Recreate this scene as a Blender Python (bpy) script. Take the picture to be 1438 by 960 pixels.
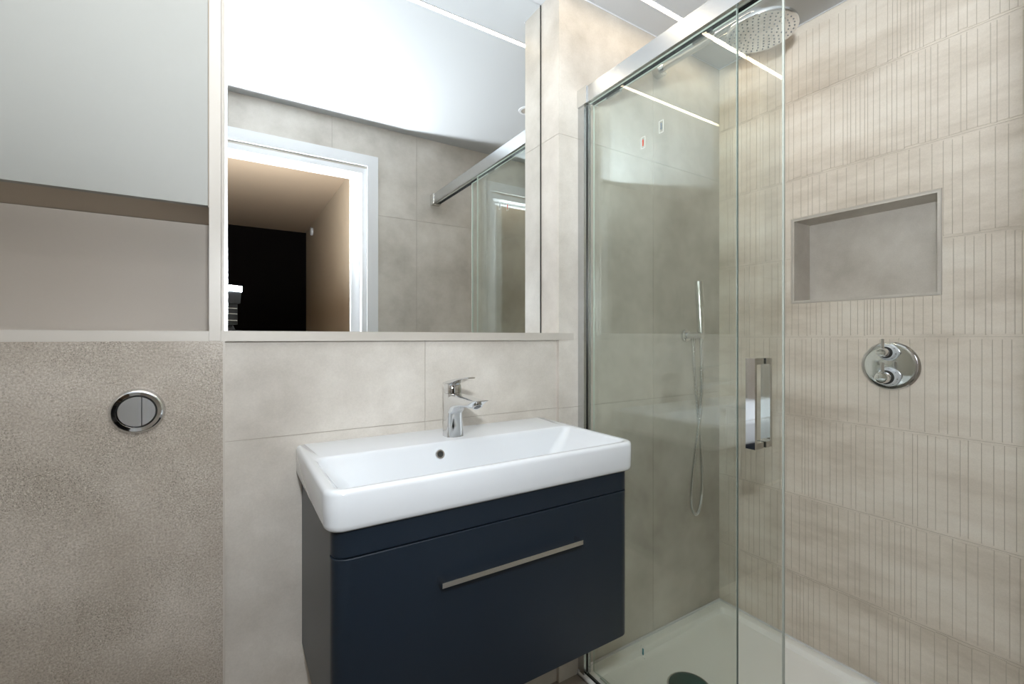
import bpy, bmesh, math, random
from mathutils import Vector, Matrix
R = math.radians
sc = bpy.context.scene
for o in list(bpy.data.objects): bpy.data.objects.remove(o)
H = 1.155                                   # camera height above the bathroom floor; builders below use z relative to it

# ------------------------------------------------------------------ camera, world, light, exposure
YAW = R(32.0)
cam = bpy.data.cameras.new('camera'); co = bpy.data.objects.new('camera', cam); sc.collection.objects.link(co)
co.location = (0, 0, H); co.rotation_euler = (R(90), 0, -YAW)
cam.sensor_width = 36.0; cam.lens = 635.0 * 36.0 / 1438.0
cam.shift_y = (474.0 - 480.0) / 1438.0
cam.clip_start = 0.005
sc.camera = co
w = bpy.data.worlds.new('world'); sc.world = w; w.use_nodes = True
w.node_tree.nodes['Background'].inputs[0].default_value = (0.8, 0.88, 1.0, 1)
w.node_tree.nodes['Background'].inputs[1].default_value = 0.3
FLASH_UP, FLASH_FRONT, FLASH_SIDE = 2250.0, 860.0, 60.0   # emission of the flash diffuser: top, front, sides and back
LED = 10.0                                  # emission strength of the ceiling LED strip
sc.view_settings.view_transform = 'Standard'; sc.view_settings.look = 'None'
sc.view_settings.exposure = 1.2; sc.view_settings.gamma = 1.0
sc.view_settings.use_curve_mapping = False
cy = sc.cycles
cy.use_denoising = True
cy.max_bounces = 14; cy.diffuse_bounces = 7; cy.glossy_bounces = 8; cy.transparent_max_bounces = 24
cy.sample_clamp_indirect = 4.0; cy.blur_glossy = 0.5

# ------------------------------------------------------------------ materials
def lin(c):
    if isinstance(c, str):
        c = [int(c[i:i+2], 16) / 255 for i in (0, 2, 4)]
    return tuple(((x / 12.92) if x <= .04045 else ((x + .055) / 1.055) ** 2.4) for x in c) + (1.0,)
def newmat(name):
    m = bpy.data.materials.new(name); m.use_nodes = True
    return m, m.node_tree, m.node_tree.nodes['Principled BSDF']
def mat(name, col, rough=.5, metal=0.0, spec=.5, coat=0.0, noise=0.0, nscale=40.0, bump=0.0, bscale=200.0):
    m, nt, b = newmat(name)
    b.inputs['Base Color'].default_value = lin(col); b.inputs['Roughness'].default_value = rough
    b.inputs['Metallic'].default_value = metal; b.inputs['Specular IOR Level'].default_value = spec
    b.inputs['Coat Weight'].default_value = coat
    tc = nt.nodes.new('ShaderNodeTexCoord')
    if noise:
        n = nt.nodes.new('ShaderNodeTexNoise'); n.inputs['Scale'].default_value = nscale; n.inputs['Detail'].default_value = 5
        nt.links.new(tc.outputs['Object'], n.inputs['Vector'])
        mr = nt.nodes.new('ShaderNodeMapRange'); mr.inputs[3].default_value = 1 - noise; mr.inputs[4].default_value = 1 + noise
        nt.links.new(n.outputs[0], mr.inputs[0])
        hs = nt.nodes.new('ShaderNodeHueSaturation'); hs.inputs['Color'].default_value = lin(col)
        nt.links.new(mr.outputs[0], hs.inputs['Value']); nt.links.new(hs.outputs[0], b.inputs['Base Color'])
    if bump:
        n = nt.nodes.new('ShaderNodeTexNoise'); n.inputs['Scale'].default_value = bscale
        nt.links.new(tc.outputs['Object'], n.inputs['Vector'])
        bp = nt.nodes.new('ShaderNodeBump'); bp.inputs['Strength'].default_value = bump; bp.inputs['Distance'].default_value = .001
        nt.links.new(n.outputs[0], bp.inputs['Height']); nt.links.new(bp.outputs[0], b.inputs['Normal'])
    return m
def tile_mat(name, c0, c1, c2, rough=.45, big=2.2, speck=0.0, stretch=(1, 1, 1), fine=.035):
    """cloudy cement-look porcelain: two clouds of tone, a fine grain and optional aggregate specks"""
    m, nt, b = newmat(name); N = nt.nodes.new; L = nt.links.new
    tc = N('ShaderNodeTexCoord'); mp = N('ShaderNodeMapping'); mp.inputs['Scale'].default_value = stretch
    L(tc.outputs['Object'], mp.inputs['Vector'])
    n1 = N('ShaderNodeTexNoise'); n1.inputs['Scale'].default_value = big; n1.inputs['Detail'].default_value = 7; n1.inputs['Roughness'].default_value = .62
    L(mp.outputs[0], n1.inputs['Vector'])
    rp = N('ShaderNodeValToRGB'); e = rp.color_ramp.elements
    e[0].position = .30; e[0].color = lin(c0); e[1].position = .70; e[1].color = lin(c2)
    k = rp.color_ramp.elements.new(.5); k.color = lin(c1)
    L(n1.outputs[0], rp.inputs[0])
    n2 = N('ShaderNodeTexNoise'); n2.inputs['Scale'].default_value = 260; n2.inputs['Detail'].default_value = 4
    L(tc.outputs['Object'], n2.inputs['Vector'])
    mr = N('ShaderNodeMapRange'); mr.inputs[1].default_value = .3; mr.inputs[2].default_value = .7; mr.inputs[3].default_value = 1 - fine; mr.inputs[4].default_value = 1 + fine
    L(n2.outputs[0], mr.inputs[0])
    hs = N('ShaderNodeHueSaturation'); L(rp.outputs[0], hs.inputs['Color']); L(mr.outputs[0], hs.inputs['Value'])
    out = hs.outputs[0]
    if speck:
        for sc_, thr, colr, amt in ((330, .17, '4a443c', speck), (240, .14, 'd9d2c4', speck * .75), (520, .22, '6a6257', speck * .7)):
            v = N('ShaderNodeTexVoronoi'); v.inputs['Scale'].default_value = sc_; v.inputs['Randomness'].default_value = 1
            L(tc.outputs['Object'], v.inputs['Vector'])
            n3 = N('ShaderNodeTexNoise'); n3.inputs['Scale'].default_value = 9; L(tc.outputs['Object'], n3.inputs['Vector'])
            lt = N('ShaderNodeMath'); lt.operation = 'LESS_THAN'; L(v.outputs['Distance'], lt.inputs[0]); 
            mx = N('ShaderNodeMapRange'); mx.inputs[1].default_value = .35; mx.inputs[2].default_value = .65; mx.inputs[3].default_value = thr * .85; mx.inputs[4].default_value = thr * 1.5
            L(n3.outputs[0], mx.inputs[0]); L(mx.outputs[0], lt.inputs[1])
            sp = N('ShaderNodeMath'); sp.operation = 'MULTIPLY'; sp.inputs[1].default_value = amt; L(lt.outputs[0], sp.inputs[0])
            mi = N('ShaderNodeMix'); mi.data_type = 'RGBA'; L(sp.outputs[0], mi.inputs[0]); L(out, mi.inputs[6]); mi.inputs[7].default_value = lin(colr)
            out = mi.outputs[2]
    L(out, b.inputs['Base Color'])
    b.inputs['Roughness'].default_value = rough; b.inputs['Specular IOR Level'].default_value = .35
    bp = N('ShaderNodeBump'); bp.inputs['Strength'].default_value = .12; bp.inputs['Distance'].default_value = .001
    L(n2.outputs[0], bp.inputs['Height']); L(bp.outputs[0], b.inputs['Normal'])
    return m
def glass_mat(name, tint):
    m = bpy.data.materials.new(name); m.use_nodes = True; nt = m.node_tree; nt.nodes.clear(); N = nt.nodes.new; L = nt.links.new
    o = N('ShaderNodeOutputMaterial'); mix = N('ShaderNodeMixShader'); t = N('ShaderNodeBsdfTransparent'); g = N('ShaderNodeBsdfGlossy')
    t.inputs[0].default_value = tint; g.inputs['Roughness'].default_value = 0.0; g.inputs[0].default_value = (.95, 1, .98, 1)
    lw = N('ShaderNodeLayerWeight'); lw.inputs[0].default_value = .5
    p = N('ShaderNodeMath'); p.operation = 'POWER'; p.inputs[1].default_value = 5; L(lw.outputs['Facing'], p.inputs[0])
    a = N('ShaderNodeMath'); a.operation = 'MULTIPLY_ADD'; a.inputs[1].default_value = .945; a.inputs[2].default_value = .055; L(p.outputs[0], a.inputs[0])
    L(a.outputs[0], mix.inputs[0]); L(t.outputs[0], mix.inputs[1]); L(g.outputs[0], mix.inputs[2]); L(mix.outputs[0], o.inputs[0])
    return m
def emit(name, col, s):
    m, nt, b = newmat(name)
    b.inputs['Base Color'].default_value = (.8, .8, .8, 1)
    b.inputs['Emission Color'].default_value = col; b.inputs['Emission Strength'].default_value = s
    return m
M = {}
M['tile'] = tile_mat('cement_tile', 'a8a197', 'c0bab1', 'd4cfc7', big=3.0)
M['panel'] = tile_mat('aggregate_tile', '958b7f', 'a89f94', 'bbb3a8', big=3.2, speck=.85, fine=.24)
M['relief'] = tile_mat('relief_tile', 'b8ad9e', 'd5ccbf', 'e3ddd2', big=3.4, stretch=(1, .55, 1.7))
M['grout'] = mat('grout', 'a69e93', .8)
M['groove'] = mat('groove_shade_and_grout', 'b4ab9d', .85)  # groove shade put into the colour between embossed bars; grout in course joints
M['floor'] = tile_mat('floor_tile', '6f675e', '7d756b', '8a8278', speck=.3)
M['ceiling'] = mat('ceiling_paint', 'bcbec0', .7)
M['gloss_white'] = mat('door_paint', 'dcdddf', .35)
M['cab'] = mat('cabinet_laminate', '93938e', .45, noise=.01)
M['frame'] = mat('frame_laminate', 'b7b1a8', .4)
M['nicheback'] = mat('niche_laminate', 'b0a79c', .5, noise=.02, nscale=300)
M['under'] = mat('carcass_laminate', 'b3a593', .5, noise=.02, nscale=120)
M['ceramic'] = mat('white_ceramic', 'cfd3d7', .12, spec=.6, coat=.3)
M['acrylic'] = mat('tray_stone_resin', 'f3f3ef', .3)
M['navy'] = mat('navy_lacquer', '1a232d', .34, spec=.35, noise=.03, nscale=500)
M['chrome'] = mat('chrome', 'e0e1e2', .05, 1.0)
M['satin'] = mat('satin_chrome', 'e2e2e0', .26, 1.0)
M['alu'] = mat('polished_aluminium', 'c6c8c9', .24, 1.0)
M['greyseal'] = mat('grey_rubber', '77786f', .4)
M['dark'] = mat('dark_rubber_and_shade', '23231f', .6)  # rubber parts, plus dark fill standing in for shade in gaps and openings
M['black'] = mat('black_plastic', '141416', .4)
M['mirror'] = mat('mirror_silver', 'f1f3f3', .0, 1.0)
M['glass'] = glass_mat('clear_glass', (.975, .988, .976, 1))
M['edge'] = mat('glass_edge', 'c3d0c8', .2, spec=.8)
M['palseal'] = mat('pale_seal', 'a3a8a0', .3)
M['seal'] = mat('clear_seal', '5d6660', .25)
M['led'] = emit('led_diffuser', (1.0, .80, .56, 1), LED)
M['flash'] = emit('flash_diffuser', (.895, .95, 1.0, 1), FLASH_UP)
M['flash_side'] = emit('flash_diffuser_side', (.895, .95, 1.0, 1), FLASH_SIDE)
M['flash_front'] = emit('flash_diffuser_front', (.91, .96, 1.0, 1), FLASH_FRONT)
M['grey'] = mat('nozzle_rubber', '6f7072', .6)
M['headface'] = mat('shower_face', 'd4d5d4', .3, .55)
M['teal'] = mat('teal_film', '1f4a45', .35)
M['tealink'] = mat('teal_ink', '1d7f86', .5)
M['redink'] = mat('red_ink', 'c0503f', .5)
M['blueink'] = mat('slate_ink', '66727a', .5)
M['paper'] = mat('clear_film', 'd9ded9', .5)
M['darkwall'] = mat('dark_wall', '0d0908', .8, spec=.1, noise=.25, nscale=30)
M['hallwall'] = mat('hall_paint', 'a59580', .8, noise=.05, nscale=160)
M['hallceil'] = mat('hall_ceiling_paint', 'a8937c', .8)
M['hallfloor'] = mat('hall_floor', '6b5a48', .6)
M['collar'] = mat('white_chrome', 'dde4ea', .25, .25)

# ------------------------------------------------------------------ mesh helpers (camera-relative z)
ORG = {}
def finish(name, bm, m, parent=None, smooth=None, bevel=None):
    """link a bmesh as ONE object; mesh coordinates become local to the thing's origin"""
    if bevel:
        bmesh.ops.bevel(bm, geom=[e for e in bm.edges if e.is_manifold and e.calc_face_angle(0) > .6], offset=bevel, segments=2, affect='EDGES', profile=.5)
    bmesh.ops.recalc_face_normals(bm, faces=bm.faces)
    vs = [v.co for v in bm.verts]
    if parent is not None: org = ORG[parent.name]
    else:
        lo = [min(v[i] for v in vs) for i in range(3)]; hi = [max(v[i] for v in vs) for i in range(3)]
        org = Vector(((lo[0] + hi[0]) / 2, (lo[1] + hi[1]) / 2, lo[2] + H))
    for v in bm.verts: v.co = Vector((v.co.x, v.co.y, v.co.z + H)) - org
    me = bpy.data.meshes.new(name); bm.to_mesh(me); bm.free()
    for mm in (m if isinstance(m, (list, tuple)) else [m]): me.materials.append(mm)
    if smooth:
        me.shade_smooth(); me.set_sharp_from_angle(angle=R(smooth))
    o = bpy.data.objects.new(name, me); sc.collection.objects.link(o)
    if parent is not None: o.parent = parent
    else: o.location = org
    ORG[o.name] = org
    return o
def thing(name, label, cat, base, group=None):
    o = bpy.data.objects.new(name, None); sc.collection.objects.link(o)
    o.empty_display_size = .05
    org = Vector((base[0], base[1], base[2] + H)); o.location = org; ORG[o.name] = org
    o['label'] = label; o['category'] = cat
    if group: o['group'] = group
    return o
def tag(o, label, cat, group=None):
    o['label'] = label; o['category'] = cat
    if group: o['group'] = group
    return o
def struct(o): o['kind'] = 'structure'; return o
def box(bm, x0, x1, y0, y1, z0, z1, mi=0):
    vs = [bm.verts.new((x, y, z)) for z in (z0, z1) for y in (y0, y1) for x in (x0, x1)]
    for f in ((0, 1, 3, 2), (4, 5, 7, 6), (0, 1, 5, 4), (2, 3, 7, 6), (0, 2, 6, 4), (1, 3, 7, 5)):
        bm.faces.new([vs[i] for i in f]).material_index = mi
    return vs
def B(*a):
    bm = bmesh.new(); box(bm, *a); return bm
def loft(bm, loops, cap0=True, cap1=True, closed=True, mi=0):
    rows = [[bm.verts.new(p) for p in l] for l in loops]; n = len(rows[0])
    for a, b in zip(rows, rows[1:]):
        for i in range(n if closed else n - 1):
            j = (i + 1) % n
            bm.faces.new((a[i], a[j], b[j], b[i])).material_index = mi
    if cap0: bm.faces.new(list(reversed(rows[0]))).material_index = mi
    if cap1: bm.faces.new(rows[-1]).material_index = mi
    return rows
def rr(x0, x1, y0, y1, r, z, n=6):
    """rounded rectangle loop in the xy plane, r = one radius or four (front-left, front-right, back-right, back-left)"""
    if not isinstance(r, (list, tuple)): r = [r] * 4
    out = []
    for (cx, cy_, s), q in zip(((x0, y0, 180), (x1, y0, 270), (x1, y1, 0), (x0, y1, 90)), r):
        q = max(q, 1e-4)
        ox = cx + (q if cx == x0 else -q); oy = cy_ + (q if cy_ == y0 else -q)
        for k in range(n + 1):
            a = R(s + 90 * k / n); out.append((ox + q * math.cos(a), oy + q * math.sin(a), z))
    return out
def frame_of(d):
    d = Vector(d).normalized(); up = Vector((0, 0, 1)) if abs(d.z) < .9 else Vector((1, 0, 0))
    a = d.cross(up).normalized(); b = d.cross(a).normalized()
    return d, a, b
def ring(c, d, r, n=32, r2=None):
    d, a, b = frame_of(d); r2 = r if r2 is None else r2
    return [tuple(Vector(c) + a * r * math.cos(2 * math.pi * k / n) + b * r2 * math.sin(2 * math.pi * k / n)) for k in range(n)]
def lathe(bm, c, d, prof, n=40, cap0=True, cap1=True, mi=0):
    """profile of (distance along d, radius) from point c"""
    d = Vector(d).normalized()
    loft(bm, [ring(Vector(c) + d * t, d, max(r, 1e-4), n) for t, r in prof], cap0, cap1, mi=mi)
def tube(bm, pts, r, n=12, mi=0):
    pts = [Vector(p) for p in pts]; rows = []
    d = (pts[1] - pts[0]).normalized(); _, a, b = frame_of(d)
    for i, p in enumerate(pts):
        t = (pts[min(i + 1, len(pts) - 1)] - pts[max(i - 1, 0)]).normalized()
        a = (a - t * a.dot(t)).normalized(); b = t.cross(a)
        q = r(i) if callable(r) else r
        rows.append([tuple(p + a * q * math.cos(2 * math.pi * k / n) + b * q * math.sin(2 * math.pi * k / n)) for k in range(n)])
    loft(bm, rows, mi=mi)
def spline(ctrl, m=12):
    P = [Vector(p) for p in ctrl]; P = [P[0] * 2 - P[1]] + P + [P[-1] * 2 - P[-2]]; out = []
    for i in range(1, len(P) - 2):
        for k in range(m):
            t = k / m; a, b, c, d = P[i-1:i+3]
            out.append(.5 * ((2 * b) + (c - a) * t + (2 * a - 5 * b + 4 * c - d) * t * t + (3 * b - a - 3 * c + d) * t ** 3))
    return out + [P[-2]]
def cut(rect, holes):
    out = [rect]
    for (a0, a1, b0, b1) in holes:
        nxt = []
        for (u0, u1, v0, v1) in out:
            if u1 <= a0 or u0 >= a1 or v1 <= b0 or v0 >= b1: nxt.append((u0, u1, v0, v1)); continue
            if u0 < a0: nxt.append((u0, a0, v0, v1))
            if u1 > a1: nxt.append((a1, u1, v0, v1))
            m0, m1 = max(u0, a0), min(u1, a1)
            if v0 < b0: nxt.append((m0, m1, v0, b0))
            if v1 > b1: nxt.append((m0, m1, b1, v1))
        out = nxt
    return out
def tiles(bm, axis, plane, sgn, us, vs, holes=(), thick=.004, gap=.0016, back=.02, mi=0, mg=1):
    """tiled face: tile boxes whose faces lie on the plane, over a slab of grout; sgn = side the wall body is on"""
    def bx(u0, u1, v0, v1, d0, d1, m):
        d0, d1 = sorted((plane + sgn * d0, plane + sgn * d1))
        if axis == 'y': box(bm, u0, u1, d0, d1, v0, v1, m)
        else: box(bm, d0, d1, u0, u1, v0, v1, m)
    for r in cut((us[0], us[-1], vs[0], vs[-1]), holes): bx(*r, .0015, back, mg)
    for i in range(len(us) - 1):
        for j in range(len(vs) - 1):
            r = (us[i] + (gap / 2 if i else 0), us[i+1] - (gap / 2 if i < len(us) - 2 else 0),
                 vs[j] + (gap / 2 if j else 0), vs[j+1] - (gap / 2 if j < len(vs) - 2 else 0))
            for q in cut(r, holes): bx(*q, 0, thick * .99, mi)

# ------------------------------------------------------------------ room shell
ZC, ZF = 1.1756, -H                       # ceiling and floor
XW, XC, XL = 1.8213, .9353, -1.25         # shower wall, right edge of the mirror recess, far left wall
YB, YM, YR = 1.2, 1.302, .063             # back wall face, mirror plane, rear wall face
ZS0, ZS1 = -.0082, .0155                  # underside and top of the mirror sill
TG = [M['tile'], M['grout']]

bm = bmesh.new()                          # back wall: lower part behind the basin, pier with recess return, shower end
tiles(bm, 'y', YB + .012, 1, [-.009, .468, XC], [ZF, -.236, ZS0], back=.14)
tiles(bm, 'y', YB, 1, [XC + .0005, 1.3963, XW], [ZF, -.236, .684, ZC], thick=.0055, back=.0056)
box(bm, XC + .006, XW + .02, YB + .0058, YB + .11, ZF, ZC, 1)
tiles(bm, 'x', XC, 1, [YB + .0002, YM + .007], [ZF, -.236, .684, ZC], back=.0055)
struct(finish('wall_back', bm, TG))
bm = bmesh.new(); box(bm, -.014, XC + .02, YM + .008, YM + .09, ZS0, ZC)
struct(finish('wall_behind_mirror', bm, M['tile']))
bm = bmesh.new()                          # boxed-in cistern wall carrying the flush plate
tiles(bm, 'y', YB, 1, [XL, -.0125], [ZF, -.0075], back=.3)
struct(finish('wall_cistern', bm, [M['panel'], M['grout']]))
struct(finish('trim_1', B(-.0125, -.0085, YB - .0012, YB + .016, ZF, -.0075), M['frame'], bevel=.001))
struct(finish('wall_behind_cabinet', B(XL, -.014, 1.45, 1.52, -.0075, ZC), M['tile']))
struct(finish('wall_left', B(XL - .1, XL, YR - .12, 1.52, ZF, ZC), M['tile']))

# right wall in courses of embossed relief tiles with a niche
NY0, NY1, NZ0, NZ1, ND = .4736, .8955, .1336, .4465, .119
rnd = random.Random(11)
WS = ((.009, .012, .016, .018), (.013, .019, .024, .027), (.022, .026, .030, .033))
bm = bmesh.new()
nh = [(NY0, NY1, NZ0, NZ1)]
for (a, b_, c, d) in cut((YR - .12, YB + .11, ZF, ZC), nh): box(bm, XW + .0016, XW + .14, a, b_, c, d, 0)
CH = .2977; z = .0025 - 4 * CH
course = 0
HOLE = [(NY0 - .006, NY1 + .006, NZ0 - .006, NZ1 + .006)]
while z < ZC - .02:
    z0, z1 = max(z, ZF), min(z + CH, ZC - .028)
    y = YB - rnd.random() * .03
    end = YR
    # plain tile body around the embossed bars of this course
    while y > end:
        run = rnd.choice((3, 4, 5, 6, 8)); style = rnd.choice((0, 1, 1, 2, 2))
        for _ in range(run):
            wd = rnd.choice(WS[style]) * rnd.uniform(.9, 1.1)
            y2 = max(y - wd, end)
            a0 = z0 + .004 + rnd.uniform(0, .005); a1 = z1 - .004 - rnd.uniform(0, .005)
            for q in cut((y2 + .0008, y - .0008, a0, a1), HOLE):
                box(bm, XW - rnd.uniform(0, .0004), XW + .0017, *q, 0)
            for q in cut((y2 - .0008, y2 + .0008, a0, a1), HOLE):
                box(bm, XW + .0008, XW + .0017, *q, 1)  # groove strip, coloured darker in place of shade
            y = y2
            if y <= end: break
    for q in cut((end, YB, z0 - .0005, z0 + .0005), HOLE):
        box(bm, XW + .0008, XW + .0017, *q, 1)
    z += CH; course += 1
wr = struct(finish('wall_right', bm, [M['relief'], M['groove']]))
bm = bmesh.new()                          # niche lining of flat tile
box(bm, XW + ND, XW + .137, NY0 + .0005, NY1 - .0005, NZ0 + .0005, NZ1 - .0005)
for r in ((NY0, NY0 + .006, NZ0, NZ1), (NY1 - .006, NY1, NZ0, NZ1), (NY0 + .006, NY1 - .006, NZ1 - .006, NZ1), (NY0 + .006, NY1 - .006, NZ0, NZ0 + .006)):
    box(bm, XW - .0005, XW + ND, *r)
nl = finish('niche_lining', bm, M['tile'], wr)
bm = bmesh.new()
for r in ((NY0 - .004, NY0, NZ0 - .004, NZ1 + .004), (NY1, NY1 + .004, NZ0 - .004, NZ1 + .004), (NY0, NY1, NZ1, NZ1 + .004), (NY0, NY1, NZ0 - .004, NZ0)):
    box(bm, XW - .0018, XW + .004, *r)
finish('niche_edge_trim', bm, M['frame'], wr)

# rear wall with the doorway the photographer stands in (seen in the mirror)
DX0, DX1, DZ = -.30, .632, .9173
bm = bmesh.new()
tiles(bm, 'y', YR, -1, [XL, -.4737, -.006, .461, .929, 1.3963, XW], [ZF, -.236, .684, ZC], [(DX0 - .012, DX1 + .012, ZF - 1, DZ + .012)], back=.115)
struct(finish('wall_rear', bm, TG))
bm = bmesh.new()                          # door lining
YH = YR - .12
for x0, x1 in ((DX0 - .012, DX0 + .016), (DX1 - .016, DX1 + .012)): box(bm, x0, x1, YH, YR + .002, ZF, DZ + .012)
box(bm, DX0 + .016, DX1 - .016, YH, YR + .002, DZ - .016, DZ + .012)
door = struct(finish('door_1', bm, M['gloss_white'], bevel=.0015))
bm = bmesh.new()                          # door stop
for x0, x1 in ((DX0 + .016, DX0 + .062), (DX1 - .062, DX1 - .016)): box(bm, x0, x1, YR - .085, YR - .05, ZF, DZ - .016)
box(bm, DX0 + .062, DX1 - .062, YR - .085, YR - .05, DZ - .03, DZ - .016)
finish('door_stop', bm, M['gloss_white'], door, bevel=.001)
bm = bmesh.new()
for x0, x1 in ((DX0 - .068, DX0 - .006), (DX1 + .010, DX1 + .069)): box(bm, x0, x1, YR, YR + .016, ZF, DZ + .0245)
box(bm, DX0 - .068, DX1 + .069, YR, YR + .016, DZ + .0245, DZ + .084)
finish('architrave', bm, M['gloss_white'], door, bevel=.003)

# floor, ceiling
struct(finish('floor', B(XL, 1.0115, YH, YB + .02, ZF - .04, ZF), M['floor']))
struct(finish('floor_under_tray', B(1.0115, XW + .05, YR - .03, YB + .02, ZF - .08, ZF - .03), M['grout']))
LY, LW = 1.087, .0085
bm = bmesh.new()
box(bm, XL, XW + .1, YH, LY - LW, ZC, ZC + .05); box(bm, XL, XW + .1, LY + LW, 1.52, ZC, ZC + .05)
box(bm, XL, -.62, LY - LW, LY + LW, ZC, ZC + .05); box(bm, 1.76, XW + .1, LY - LW, LY + LW, ZC, ZC + .05)
box(bm, -.62, 1.76, LY - LW, LY + LW, ZC + .02, ZC + .05)
struct(finish('ceiling', bm, M['ceiling']))

bm = bmesh.new()                          # pale bead of sealant where tile meets ceiling
box(bm, XC - .003, XW, YB - .003, YB, ZC - .003, ZC); box(bm, XW - .004, XW, YR, YB - .003, ZC - .004, ZC)
struct(finish('trim_2', bm, M['gloss_white']))
# hallway behind the door
HX0, HX1, HY = -.75, .7309, -2.93
struct(finish('wall_hall_end', B(HX0 - .1, HX1 + .1, HY - .1, HY, ZF, 1.26), M['darkwall']))
struct(finish('wall_hall_right', B(HX1, HX1 + .1, HY, YH, ZF, 1.26), M['hallwall']))
struct(finish('wall_hall_left', B(HX0 - .1, HX0, HY, YH, ZF, 1.26), M['hallwall']))
struct(finish('ceiling_hall', B(HX0 - .1, HX1 + .1, HY - .1, YH, ZC, ZC + .05), M['hallceil']))
struct(finish('floor_hall', B(HX0 - .1, HX1 + .1, HY - .1, YH, ZF - .04, ZF), M['hallfloor']))

# ------------------------------------------------------------------ LED strip and downlight
led = thing('led_strip', 'long warm white LED strip recessed in the ceiling along the back wall', 'light', (.57, LY, ZC - .001))
finish('diffuser', B(-.62, 1.76, LY - LW, LY + LW, ZC - .0005, ZC + .004), M['led'], led)
bm = bmesh.new(); box(bm, -.622, 1.762, LY - LW - .002, LY - LW, ZC - .0016, ZC + .004); box(bm, -.622, 1.762, LY + LW, LY + LW + .002, ZC - .0016, ZC + .004)
finish('channel_edge', bm, M['gloss_white'], led)
dl = thing('ceiling_downlight', 'small round white downlight in the ceiling above the shower, partly seen in the mirror', 'light', (1.305, .66, ZC - .004))
bm = bmesh.new(); lathe(bm, (1.305, .66, ZC), (0, 0, -1), [(0, .044), (.004, .042), (.0045, .030), (.001, .026)], cap1=False); finish('bezel', bm, M['gloss_white'], dl, 40)
bm = bmesh.new(); lathe(bm, (1.305, .66, ZC - .0008), (0, 0, -1), [(0, .026), (.0004, .0255)]); finish('lens', bm, M['nicheback'], dl)

# ------------------------------------------------------------------ mirror, sill, tall wall cabinet on the left
mi = thing('wall_mirror', 'large frameless mirror set back in the recess above the basin', 'mirror', (.46, YM, ZS1))
finish('mirror_glass', B(-.0035, XC - .0015, YM, YM + .006, ZS1 + .0015, ZC - .002), M['mirror'], mi)
finish('edge_shadow_strip', B(XC - .0042, XC - .0006, YM - .0015, YM, ZS1 + .0015, ZC - .002), M['dark'], mi)  # dark strip painted in for the shadow gap between mirror and return
finish('polished_edge', B(-.0105, -.0035, YM - .004, YM + .006, ZS1 + .001, ZC - .002), M['satin'], mi, bevel=.001)
finish('filler_strip', B(-.0163, -.0105, YM - .02, YM + .006, ZS1, ZC - .002), M['frame'], mi, bevel=.001)
sill = tag(finish('mirror_sill', (lambda bm: (box(bm, -.0163, XC - .0002, YB - .001, YM + .006, ZS0, ZS1), box(bm, XC - .0002, .998, YB - .0012, YB - .0002, ZS0 + .0005, ZS1), bm)[-1])(bmesh.new()), M['frame'], bevel=.0008),
           'narrow pale shelf under the mirror above the basin', 'shelf')
CX0 = -.86
cab = thing('wall_cabinet', 'tall off-white wall cabinet with one flat door over an open niche, left of the mirror', 'cabinet', (-.45, 1.32, ZS0 + .001))
ZU, YN = .292, 1.415
finish('stile', B(-.0381, -.0166, YB, 1.44, ZS0 + .001, ZC - .002), M['frame'], cab, bevel=.0008)
finish('bottom_shelf', B(CX0, -.0384, YB, 1.44, ZS0 + .0005, ZS1 - .001), M['frame'], cab, bevel=.0008)
finish('niche_back', B(CX0, -.0384, YN, 1.44, ZS1 - .001, ZU), M['nicheback'], cab)
finish('carcass', B(CX0, -.0384, YB + .022, 1.44, ZU + .001, ZC - .002), M['under'], cab)
finish('door', B(CX0, -.0405, YB, YB + .019, ZU - .001, ZC - .004), M['cab'], cab, bevel=.001)
finish('side_panel', B(CX0 - .02, CX0, YB, 1.44, ZS0 + .001, ZC - .002), M['frame'], cab)

# ------------------------------------------------------------------ flush plate
fp = thing('flush_plate', 'round polished chrome dual flush button on the speckled grey wall panel', 'flush button', (-.1605, YB, -.195))
FC = (-.1605, YB, -.151)
bm = bmesh.new(); lathe(bm, FC, (0, -1, 0), [(0, .0465), (.004, .0465), (.011, .0425), (.0125, .040), (.0115, .0335), (.009, .0320), (.004, .0318)], 64, cap1=False); finish('bezel', bm, M['chrome'], fp, 35)
bm = bmesh.new(); lathe(bm, (FC[0], FC[1] - .002, FC[2]), (0, -1, 0), [(0, .0316), (.002, .0316)], 48); finish('recess', bm, M['dark'], fp)
def halfdisc(x0, x1):
    bm = bmesh.new(); r = .0304; pts = []
    n = 48
    for k in range(n * 2):
        a = 2 * math.pi * k / (n * 2); pts.append((min(max(r * math.cos(a), x0), x1), r * math.sin(a)))
    out = []
    for p in pts:
        if not out or abs(p[0] - out[-1][0]) + abs(p[1] - out[-1][1]) > 1e-5: out.append(p)
    # points clamped to the split line are pulled back onto it
    loft(bm, [[(FC[0] + p[0], FC[1] - d, FC[2] + p[1] * s) for p in out] for d, s in ((.003, 1), (.0112, 1), (.012, .985))])
    return bm
finish('large_button', halfdisc(-1, .0072), M['chrome'], fp, 30)['label'] = 'wider left half of the flush button'
finish('small_button', halfdisc(.0088, 1), M['chrome'], fp, 30)['label'] = 'narrow right half of the flush button'

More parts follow.
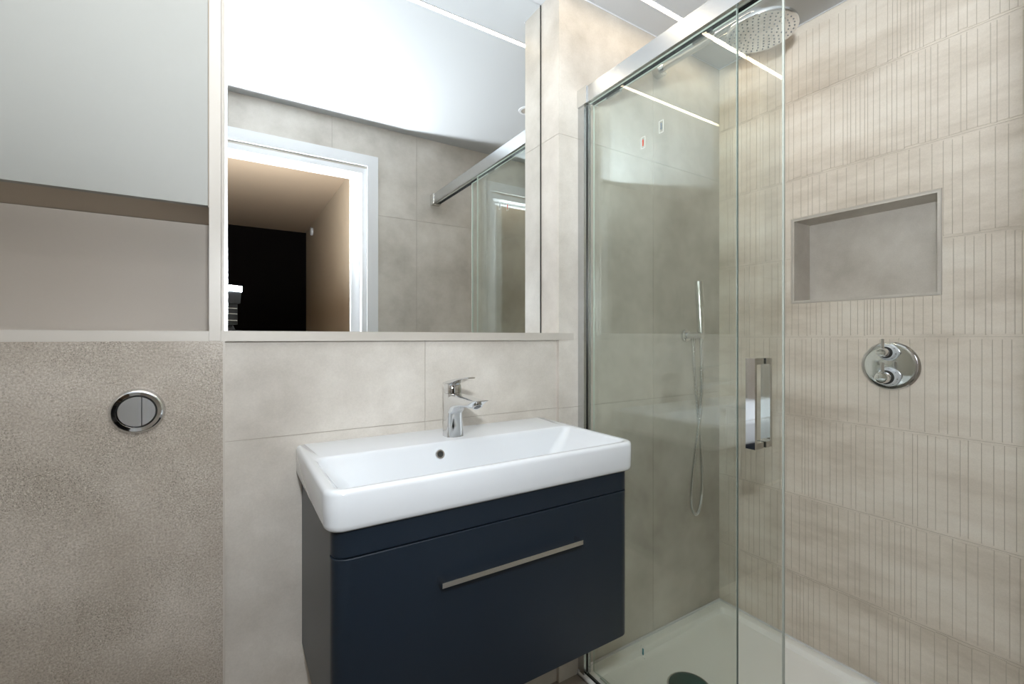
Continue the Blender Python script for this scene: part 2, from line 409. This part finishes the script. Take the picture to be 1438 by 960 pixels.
# ------------------------------------------------------------------ vanity unit
VX0, VX1, VYF, VYB, VZ0, VZ1 = .1505, .862, .815, 1.2115, -.749, -.3342
va = thing('vanity_unit', 'wall-hung navy blue vanity unit with one wide drawer under the white basin', 'vanity', (.5, 1.02, VZ0))
bm = bmesh.new()
loft(bm, [rr(VX0, VX1, VYF + .032, VYB, .0004, z, 1) for z in (VZ0 + .002, VZ1 - .0005)], cap0=True, cap1=False)
loft(bm, [rr(VX0 + .016, VX1 - .016, VYF + .048, VYB - .012, .0004, z, 1) for z in (VZ0 + .018, VZ1 - .0005)], cap0=True, cap1=False)
bmesh.ops.remove_doubles(bm, verts=bm.verts, dist=1e-5)
tops = [e for e in bm.edges if e.is_boundary]
bmesh.ops.bridge_loops(bm, edges=tops)
finish('carcass', bm, M['navy'], va)
def front(z0, z1):
    bm = bmesh.new(); r = .030; e = .0012; L = []
    for z, i in ((z0, e), (z0 + e, 0), (z1 - e, 0), (z1, e)):
        x0, x1, y0, y1 = VX0 - .0005 + i, VX1 + .0005 - i, VYF + i, VYF + .0305
        L.append(rr(x0, x1, y0, y1, (r - i, r - i, .0005, .0005), z, 10))
    loft(bm, L); return bm
GAPZ = -.3835
finish('fascia', front(GAPZ + .0012, VZ1 - .0005), M['navy'], va, 40)
dr = finish('drawer', front(VZ0, GAPZ - .0014), M['navy'], va, 40)
bm = bmesh.new(); HZ = -.466
box(bm, .339, .684, .788, .792, HZ - .005, HZ + .005)
box(bm, .339, .344, .792, VYF + .0005, HZ - .005, HZ + .005); box(bm, .679, .684, .792, VYF + .0005, HZ - .005, HZ + .005)
finish('handle', bm, M['satin'], dr, bevel=.0006)['label'] = 'slim satin steel bar handle'

# ------------------------------------------------------------------ basin
BX0, BX1, BY0, BY1, BT, BB = .1365, .8745, .803, 1.2115, -.2613, -.3338
ba = thing('washbasin', 'wide rectangular white ceramic basin on the navy vanity unit', 'basin', (.5, 1.0, BB))
def outer(i, z, k=0): return rr(BX0 + i, BX1 - i, BY0 + i, BY1, (.034 - i, .034 - i, .012, .012), z, 8)
def inner(i, z, f=0, rr_=.022):
    return rr(.158 + i + f * .055, .853 - i - f * .085, .821 + i * .6 + f * .02, 1.056 - i * .8 - f * .03, rr_, z, 8)
bm = bmesh.new()
L = [outer(.011, BB), outer(.006, BB + .0006), outer(.002, BB + .005), outer(.0, BB + .012), outer(-.0005, BT - .009), outer(.001, BT - .004), outer(.004, BT - .001), outer(.008, BT),
     inner(-.006, BT), inner(-.002, BT - .0012), inner(.0015, BT - .005), inner(.004, BT - .012)]
for k in range(1, 6):
    f = k / 5; L.append(inner(.004, BT - .012 - .078 * f, f, .022 + .012 * f))
L.append(inner(.018, BT - .099, 1.05, .03)); L.append(inner(.06, BT - .103, 1.1, .02))
loft(bm, L, cap0=True, cap1=True)
finish('bowl', bm, M['ceramic'], ba, 60)
bm = bmesh.new(); lathe(bm, (.443, 1.0475, -.2895), (0, -1, .30), [(-.002, .0125), (.002, .0125), (.0045, .0108), (.0045, .0078), (.001, .0066), (-.004, .0066)], 32, cap0=False, cap1=False); ov = finish('overflow_ring', bm, M['chrome'], ba, 40)
bm = bmesh.new(); lathe(bm, (.443, 1.0475, -.2895), (0, -1, .30), [(.0005, .0068), (.0015, .0068)], 24); finish('overflow_shade_disc', bm, M['dark'], ov)  # solid dark disc in place of the shaded overflow opening
bm = bmesh.new(); lathe(bm, (.5, .935, BT - .1035), (0, 0, 1), [(0, .032), (.003, .032), (.006, .029), (.007, .02)], 32); finish('waste', bm, M['chrome'], ba, 40)

# ------------------------------------------------------------------ basin tap
TX, TY = .509, 1.113
tp = thing('basin_tap', 'chrome single lever mixer tap standing on the back ledge of the basin', 'tap', (TX, TY, BT))
def sup(cx, cy_, rx, ry, z, p=2.6, n=40):
    out = []
    for k in range(n):
        a = 2 * math.pi * k / n; c, s = math.cos(a), math.sin(a)
        out.append((cx + rx * math.copysign(abs(c) ** (2 / p), c), cy_ + ry * math.copysign(abs(s) ** (2 / p), s), z))
    return out
bm = bmesh.new()
loft(bm, [sup(TX, TY, .0265, .0275, BT), sup(TX, TY, .0262, .0272, BT + .003), sup(TX, TY, .0242, .0252, BT + .03), sup(TX, TY, .0232, .0245, BT + .07),
          sup(TX, TY - .001, .0236, .0265, -.168), sup(TX, TY - .001, .0238, .027, -.152), sup(TX, TY, .0232, .026, -.1475)])
finish('body', bm, M['chrome'], tp, 50)
def sec(y, hw, z0, z1, p=3.2, n=28):
    out = []; cz = (z0 + z1) / 2; hz = (z1 - z0) / 2
    for k in range(n):
        a = 2 * math.pi * k / n; c, s = math.cos(a), math.sin(a)
        out.append((TX + hw * math.copysign(abs(c) ** (2 / p), c), y, cz + hz * math.copysign(abs(s) ** (2 / p), s)))
    return out
bm = bmesh.new()
loft(bm, [sec(1.118, .0215, -.212, -.1472), sec(1.095, .0232, -.206, -.1472), sec(1.083, .0230, -.193, -.1472), sec(1.066, .0226, -.183, -.1474), sec(1.035, .0222, -.1765, -.1478), sec(1.0, .0218, -.1735, -.1484), sec(.986, .0215, -.1722, -.1488),
          sec(.975, .0210, -.1655, -.1490), sec(.962, .0202, -.1575, -.1493), sec(.952, .0190, -.1525, -.1496), sec(.9495, .0170, -.1515, -.1500)])
sp = finish('spout', bm, M['chrome'], tp, 50)
bm = bmesh.new(); lathe(bm, (TX, .9745, -.1645), (0, -.56, -.83), [(-.004, .0125), (0, .0125), (.004, .0125), (.0052, .011), (.0045, .009)], 28, cap1=False); ae = finish('aerator', bm, M['chrome'], sp, 40)
bm = bmesh.new(); lathe(bm, (TX, .9745, -.1645), (0, -.56, -.83), [(.003, .0092), (.0044, .0092)], 20); finish('aerator_grille', bm, M['grey'], ae)
bm = bmesh.new()
loft(bm, [sup(TX, TY + .002, .0218, .0245, -.1468), sup(TX, TY + .002, .0220, .0248, -.138), sup(TX, TY + .003, .0215, .0242, -.127), sup(TX, TY + .003, .019, .021, -.1215), sup(TX, TY + .003, .012, .013, -.119)])
lv = finish('lever_base', bm, M['chrome'], tp, 50)
bm = bmesh.new()
loft(bm, [sec(y, hw, z - t, z, 3) for y, hw, z, t in ((1.1405, .0165, -.121, .006), (1.138, .0195, -.1185, .010), (1.11, .0208, -.1125, .012), (1.085, .0198, -.1075, .0125), (1.065, .018, -.1045, .009), (1.04, .0160, -.1015, .006), (1.018, .0140, -.0990, .0045), (1.008, .0125, -.0980, .004), (1.004, .010, -.0980, .0035))])
finish('lever', bm, M['chrome'], tp, 50)

# ------------------------------------------------------------------ shower tray
TXL, TZ = 1.016, -1.1435
tr = thing('shower_tray', 'low white rectangular shower tray between the glass and the right wall', 'shower tray', (1.42, .63, ZF - .029))
bm = bmesh.new(); tx0, tx1, ty0, ty1 = TXL, XW - .0015, YR + .003, YB - .0015
def trl(i, z, r=.004): return rr(tx0 + i, tx1 - i, ty0 + i, ty1 - i, r, z, 5)
loft(bm, [trl(0, ZF - .029), trl(0, TZ - .002), trl(.002, TZ), trl(.036, TZ, .02), trl(.039, TZ - .0015, .02), trl(.044, TZ - .021, .022), trl(.052, TZ - .0235, .024), trl(.3, TZ - .0275, .05)])
finish('basin', bm, M['acrylic'], tr, 50)
bm = bmesh.new()
box(bm, tx0, tx1, ty1 - .007, ty1 + .001, TZ - .0005, TZ + .004); box(bm, tx1 - .007, tx1 + .001, ty0, ty1 - .007, TZ - .0005, TZ + .004)
finish('sealant', bm, M['gloss_white'], tr, bevel=.002)
DC = (1.305, .968, TZ - .0268)
dc = thing('drain_cover', 'round dark teal film-covered drain cap on the shower tray', 'drain cover', DC)
bm = bmesh.new(); lathe(bm, DC, (0, 0, 1), [(.0004, .066), (.004, .066), (.007, .062), (.008, .05)], 48); finish('cap', bm, M['teal'], dc, 40)
bm = bmesh.new(); lathe(bm, DC, (0, 0, 1), [(.0003, .072), (.0016, .072), (.002, .067)], 48); finish('rim', bm, M['chrome'], dc, 40)
tag(finish('floor_edge_profile', B(1.012, 1.0158, YR + .003, YB - .0015, ZF - .01, ZF + .0045), M['alu']), 'thin pale metal strip along the outer foot of the shower tray', 'trim')

# ------------------------------------------------------------------ glass screen: rail, fixed panel, sliding door
GX, GT, DXG = 1.032, .006, 1.054          # fixed pane plane, thickness, door pane plane
RZ0, RZ1 = .7895, .8405
sr = thing('shower_rail', 'polished aluminium rail running along the top of the shower glass', 'rail', (1.045, .63, RZ0))
bm = bmesh.new()
box(bm, 1.0170, 1.0200, YR + .001, YB - .0475, RZ0, RZ1 + .003)
box(bm, 1.0200, 1.064, YR + .001, YB - .001, RZ1 - .003, RZ1 + .003)
box(bm, 1.0200, 1.0275, YR + .001, YB - .001, RZ0 + .0008, RZ0 + .006)
box(bm, 1.0375, 1.046, YR + .001, YB - .001, RZ0 + .006, RZ0 + .010)
box(bm, 1.0605, 1.064, YR + .001, YB - .001, RZ0 + .003, RZ1 - .003)
finish('rail_profile', bm, M['alu'], sr)
bm = bmesh.new(); box(bm, 1.0280, 1.0365, YR + .001, YB - .001, RZ0 + .001, RZ0 + .012); finish('seal_groove', bm, M['greyseal'], sr)
for y0, y1 in ((YB - .0470, YB - .0008), (YR + .0008, YR + .047)):
    bm = B(1.0125, 1.0655, y0, y1, RZ0 - .0025, RZ1 + .0055); finish('end_bracket', bm, M['satin'], sr, bevel=.001)
def pane(x0, x1, y0, y1, z0, z1):
    bm = bmesh.new(); box(bm, x0, x1, y0, y1, z0, z1)
    for f in bm.faces:
        n = f.normal if f.normal.length else f.normal
        f.normal_update()
        f.material_index = 0 if abs(f.normal.x) > .9 else 1
    return bm
FE, DE = .6335, .5385                       # free edges (y) of the fixed pane and of the door
fx = thing('fixed_glass_panel', 'fixed clear glass shower screen next to the basin', 'glass screen', (GX, .92, TZ))
finish('pane', pane(GX - GT / 2, GX + GT / 2, FE, YB - .004, TZ + .004, RZ0 - .0003), [M['glass'], M['edge']], fx)
bm = bmesh.new(); box(bm, 1.0175, 1.0285, YB - .031, YB - .0005, TZ + .0005, RZ0 - .0026); box(bm, 1.0355, 1.048, YB - .031, YB - .0005, TZ + .0005, RZ0 - .0026)
finish('wall_profile', bm, M['alu'], fx, bevel=.001)
bm = bmesh.new(); box(bm, 1.0285, 1.0289, YB - .032, YB - .004, TZ + .004, RZ0 - .003); box(bm, 1.0351, 1.0355, YB - .032, YB - .004, TZ + .004, RZ0 - .003)
finish('gasket', bm, M['dark'], fx)
finish('edge_seal', B(GX - .0015, GX + .0015, FE - .0025, FE - .0002, TZ + .004, RZ0 - .0004), M['seal'], fx)
finish('bottom_seal', B(GX - .005, GX + .005, FE, YB - .032, TZ + .0003, TZ + .004), M['dark'], fx)
dg = thing('sliding_glass_door', 'clear sliding glass shower door pushed open, with chrome handle', 'shower door', (DXG, .85, TZ))
DY1 = 1.16
dp = finish('pane', pane(DXG - GT / 2, DXG + GT / 2, DE, DY1, TZ + .008, RZ0 - .0003), [M['glass'], M['edge']], dg)
bm = bmesh.new(); box(bm, DXG - .0042, DXG - .0012, DE - .004, DE - .0002, TZ + .008, RZ0 - .0004); box(bm, DXG - .0012, DXG + .0042, DE - .002, DE - .0002, TZ + .008, RZ0 - .0004)
finish('edge_seal', bm, M['palseal'], dg)
for yy in (1.065, .74):
    bm = bmesh.new(); box(bm, DXG - .0045, DXG + .0045, yy - .03, yy + .03, RZ0 - .008, RZ0 - .0002); finish('roller_clip', bm, M['satin'], dg, bevel=.001)
bm = bmesh.new()
for x0, x1 in ((1.013, 1.021), (1.076, 1.084)): box(bm, x0, x1, .579, .601, -.2555, -.0475)
for zz in (-.0475, -.2555):
    z0, z1 = (zz - .014, zz) if zz > -.1 else (zz, zz + .014)
    box(bm, 1.021, DXG - GT / 2 - .002, .579, .601, z0, z1); box(bm, DXG + GT / 2 + .002, 1.076, .579, .601, z0, z1)
hd = finish('handle', bm, M['chrome'], dg, bevel=.0012); hd['label'] = 'chrome square bar handle on both faces of the door'
bm = bmesh.new()
for z0, z1 in ((-.0605, -.0485), (-.2545, -.2425)):
    box(bm, DXG - GT / 2 - .002, DXG - GT / 2, .580, .600, z0, z1); box(bm, DXG + GT / 2, DXG + GT / 2 + .002, .580, .600, z0, z1)
finish('washer', bm, M['dark'], hd)
# stickers on the fixed pane
def sticker(yc, zc, ink, label, h=.034, wd=.016, down=True):
    s = thing('glass_sticker', label, 'sticker', (GX - GT / 2 - .0004, yc, zc - h / 2), 'stickers left on the shower glass')
    x1 = GX - GT / 2 - .0001
    bm = bmesh.new()
    for a in ((yc - wd / 2, yc - wd / 2 + .001, zc - h / 2, zc + h / 2), (yc + wd / 2 - .001, yc + wd / 2, zc - h / 2, zc + h / 2), (yc - wd / 2, yc + wd / 2, zc - h / 2, zc - h / 2 + .001), (yc - wd / 2, yc + wd / 2, zc + h / 2 - .001, zc + h / 2)):
        box(bm, x1 - .0004, x1, *a)
    finish('film_border', bm, M['paper'], s)
    q = -1 if down else 1
    pts = [(-.0022, -q * .010), (.0022, -q * .010), (.0022, q * .004), (.0036, q * .004), (0, q * .011), (-.0036, q * .004), (-.0022, q * .004)]
    bm = bmesh.new(); loft(bm, [[(x, yc + p[0], zc + p[1]) for p in pts] for x in (x1 - .0007, x1 - .0001)])
    finish('arrow', bm, ink, s)
sticker(.921, .572, M['redink'], 'tiny red arrow sticker on the shower glass', down=False)
sticker(.855, .593, M['blueink'], 'tiny slate grey sticker on the shower glass, above and right of the red one', down=True)
sticker(.921, -.921, M['tealink'], 'small teal arrow sticker low on the shower glass above the tray')
gd = finish('door_guide', B(1.048, 1.060, 1.08, 1.125, TZ + .0002, TZ + .0075), M['satin'], bevel=.001)
tag(gd, 'small metal door guide on the shower tray rim beside the wall', 'door guide')

# ------------------------------------------------------------------ overhead shower
SX = 1.4164
sh = thing('rain_shower', 'large round chrome rain shower head on a long wall arm', 'shower head', (SX, YB, 1.0))
bm = bmesh.new(); lathe(bm, (SX, YB, 1.0387), (0, -1, 0), [(0, .0285), (.028, .0285), (.0305, .026), (.031, .015)], 40); finish('wall_flange', bm, M['satin'], sh, 40)
AY = .79
bm = bmesh.new(); tube(bm, [(SX, YB - .02, 1.0387)] + spline([(SX, 1.1, 1.0387), (SX, .95, 1.0387), (SX, AY + .05, 1.0387), (SX, AY + .018, 1.034), (SX, AY + .003, 1.018), (SX, AY, .992)], 8), .0135, 20); finish('arm', bm, M['chrome'], sh, 50)
HZ0 = .956
bm = bmesh.new(); lathe(bm, (SX, AY, HZ0 + .040), (0, 0, -1), [(0, .02), (.012, .021), (.018, .026), (.022, .05), (.0255, .095), (.0275, .1005), (.038, .1018), (.0405, .1005), (.041, .098)], 72); hd2 = finish('head', bm, M['chrome'], sh, 40)
bm = bmesh.new(); lathe(bm, (SX, AY, HZ0), (0, 0, -1), [(-.002, .0978), (.0003, .0978)], 72); finish('spray_face', bm, M['headface'], hd2)
bm = bmesh.new()
for k, (rad, n) in enumerate(((.015, 6), (.030, 12), (.046, 18), (.061, 24), (.076, 30), (.090, 34))):
    for q in range(n):
        a = 2 * math.pi * (q + .5 * (k % 2)) / n
        lathe(bm, (SX + rad * math.cos(a), AY + rad * math.sin(a), HZ0), (0, 0, -1), [(0, .0027), (.0022, .0021)], 8)
nz = finish('spray_nozzles', bm, M['grey'], hd2); nz['kind'] = 'stuff'

# ------------------------------------------------------------------ hand shower
KX, KZ = 1.5936, .0088
hs = thing('hand_shower', 'slim chrome hand shower with looped metal hose on a wall bracket in the shower', 'hand shower', (KX, YB, -.72))
bm = bmesh.new(); lathe(bm, (KX - .005, YB, KZ), (0, -1, 0), [(0, .026), (.010, .026), (.0125, .0235), (.013, .012)], 36); finish('wall_plate', bm, M['chrome'], hs, 40)
bm = bmesh.new(); tube(bm, [(KX - .005, YB - .012, KZ), (KX - .002, YB - .035, KZ), (KX + .002, YB - .06, KZ), (KX + .004, YB - .078, KZ)], .0135, 18)
lathe(bm, (KX - .0, YB - .036, KZ - .012), (0, 0, -1), [(-.004, .0095), (.012, .0095), (.020, .0085)], 18); finish('bracket', bm, M['chrome'], hs, 50)
hx, hy = KX + .008, YB - .062
bm = bmesh.new(); lathe(bm, (hx + .004, hy, KZ + .014), (-.075, 0, 1), [(-.038, .0085), (-.004, .0095), (0, .0125), (.002, .0142), (.1, .0145), (.104, .0135), (.1045, .0125)], 28); finish('handset_grip', bm, M['satin'], hs, 40)
bm = bmesh.new(); lathe(bm, (hx + .004 - .0078, hy, KZ + .014 + .1045), (-.075, 0, 1), [(0, .0135), (.001, .0152), (.096, .0152), (.099, .0135)], 28); finish('handset_head', bm, M['satin'], hs, 40)
ctrl = [(KX, YB - .036, KZ - .03), (KX + .004, YB - .037, -.13), (KX + .018, YB - .045, -.32), (KX + .03, YB - .05, -.48), (KX + .036, YB - .05, -.60), (KX + .022, YB - .05, -.685), (KX - .006, YB - .05, -.7085),
        (KX - .030, YB - .05, -.67), (KX - .032, YB - .052, -.58), (KX - .012, YB - .056, -.44), (KX + .014, YB - .060, -.28), (KX + .016, YB - .062, -.12), (hx + .005, hy, KZ - .022)]
pts = spline(ctrl, 40)
bm = bmesh.new(); tube(bm, pts, lambda i: .0072 if i % 3 else .0058, 10); finish('hose', bm, M['chrome'], hs, 60)

# ------------------------------------------------------------------ shower valve
vy, vz = .5945, -.0915
vl = thing('shower_valve', 'round chrome thermostatic valve plate with two lever knobs on the ribbed wall', 'shower valve', (XW, vy, vz - .0775))
PX = XW - .0008
bm = bmesh.new(); lathe(bm, (PX, vy, vz), (-1, 0, 0), [(0, .0785), (.0035, .0785), (.0085, .074), (.010, .069), (.0102, .064)], 72); finish('plate', bm, M['chrome'], vl, 30)
def knob(zc, rc, name):
    c = (PX - .010, vy, zc)
    bm = bmesh.new(); lathe(bm, c, (-1, 0, 0), [(0, rc + .004), (.006, rc + .004), (.008, rc + .001), (.022, rc), (.026, rc - .003)], 44); col = finish('collar', bm, M['collar'], vl, 40)
    bm = bmesh.new(); lathe(bm, (c[0] - .026, vy, zc), (-1, 0, 0), [(-.001, rc - .004), (.001, rc - .0045), (.0015, rc - .007)], 44); finish('scale_ring', bm, M['dark'], col, 40)
    bm = bmesh.new()
    for a in range(0, 360, 45):
        a = R(a + 10); yy, zz = vy + (rc - .0005) * math.cos(a), zc + (rc - .0005) * math.sin(a)
        box(bm, c[0] - .020, c[0] - .011, yy - .0012, yy + .0012, zz - .0012, zz + .0012)
    finish('scale_marks', bm, M['black'], col)
    bm = bmesh.new(); lathe(bm, (c[0] - .0275, vy, zc), (-1, 0, 0), [(-.003, rc - .010), (.012, rc - .011), (.013, rc - .008), (.034, rc - .0085), (.0365, rc - .0105), (.037, rc - .015)], 40); kn = finish('knob', bm, M['chrome'], vl, 40)
    px = c[0] - .0275 - .024
    bm = bmesh.new(); tube(bm, [(px, vy, zc + rc - .013), (px, vy, zc + rc - .005), (px, vy, zc + rc + .020), (px, vy, zc + rc + .021)], .0048, 14); finish('lever_pin', bm, M['chrome'], kn, 40)
knob(-.0475, .0225, 'upper'); knob(-.1265, .0265, 'lower')

# ------------------------------------------------------------------ things seen only in the mirror
ws = finish('wall_sensor', (lambda bm: (lathe(bm, (HX1 - .0003, -2.46, 1.098), (-1, 0, 0), [(0, .04), (.018, .04), (.022, .034)], 28), bm)[1])(bmesh.new()), M['gloss_white'], smooth=40)
tag(ws, 'small round white sensor high on the hallway wall, seen in the mirror', 'sensor')
ct = thing('camera_on_tripod', 'black camera with glowing flash on a tripod in the doorway, seen in the mirror', 'camera', (0, -.13, ZF))
RIG = Vector((.042, .000, 0)) + Vector((math.sin(YAW), math.cos(YAW), 0)) * 0; ax = Vector((math.sin(YAW), math.cos(YAW), 0)); sx = Vector((math.cos(YAW), -math.sin(YAW), 0))
def obox(bm, c, hx_, hy_, z0, z1, taper=1.0):
    """box turned with the camera: c = centre distance behind the lens"""
    rows = []
    for z, t in ((z0, 1), (z1, taper)):
        rows.append([tuple(RIG - ax * (c + sy * hy_ * t) + sx * s * hx_ * t + Vector((0, 0, z))) for s, sy in ((-1, -1), (1, -1), (1, 1), (-1, 1))])
    loft(bm, rows)
bm = bmesh.new(); obox(bm, .115, .068, .032, -.055, .040); obox(bm, .115, .035, .03, .040, .068, .7); finish('camera_body', bm, M['black'], ct, bevel=.006)
bm = bmesh.new(); lathe(bm, RIG - ax * .084, ax, [(0, .036), (.02, .037), (.036, .037), (.036, .030), (.030, .026)], 40, cap1=False); ln = finish('lens', bm, M['black'], ct, 40)
bm = bmesh.new(); lathe(bm, RIG - ax * .084, ax, [(.028, .028), (.030, .022), (.031, .01)], 32); finish('lens_glass', bm, M['dark'], ln, 40)
bm = bmesh.new(); obox(bm, .085, .03, .024, .066, .172); fl = finish('flash_body', bm, M['black'], ct, bevel=.005)
for zz in (.085, .118, .145):
    bm = bmesh.new(); obox(bm, .0605, .026, .0012, zz, zz + .004); finish('trim_line', bm, M['satin'], fl)
bm = bmesh.new(); obox(bm, .070, .033, .026, .172, .232, 1.1); finish('flash_head', bm, M['black'], fl, bevel=.003)
bm = bmesh.new(); obox(bm, .066, .036, .029, .232, .258); bm.normal_update()
bmesh.ops.recalc_face_normals(bm, faces=bm.faces)
for f in bm.faces: f.material_index = 0 if f.normal.z > .5 else (1 if f.normal.dot(ax) > .5 else 2)
finish('flash_diffuser', bm, [M['flash'], M['flash_front'], M['flash_side']], fl)
bm = bmesh.new(); base = RIG - ax * .115
tube(bm, [base + Vector((0, 0, -.055)), base + Vector((0, 0, -.12)), base + Vector((0, 0, -.6))], .016, 14); finish('centre_column', bm, M['black'], ct, 40)
for k in range(3):
    a = YAW * -1 + R(90 + 60 + 120 * k); foot = base + Vector((math.cos(a) * .33, math.sin(a) * .33, ZF + .002))
    bm = bmesh.new(); p0 = base + Vector((math.cos(a) * .03, math.sin(a) * .03, -.16)); tube(bm, [p0, p0.lerp(foot, .5), foot], lambda i: (.014, .012, .010)[i], 12); finish('leg', bm, M['black'], ct, 40)
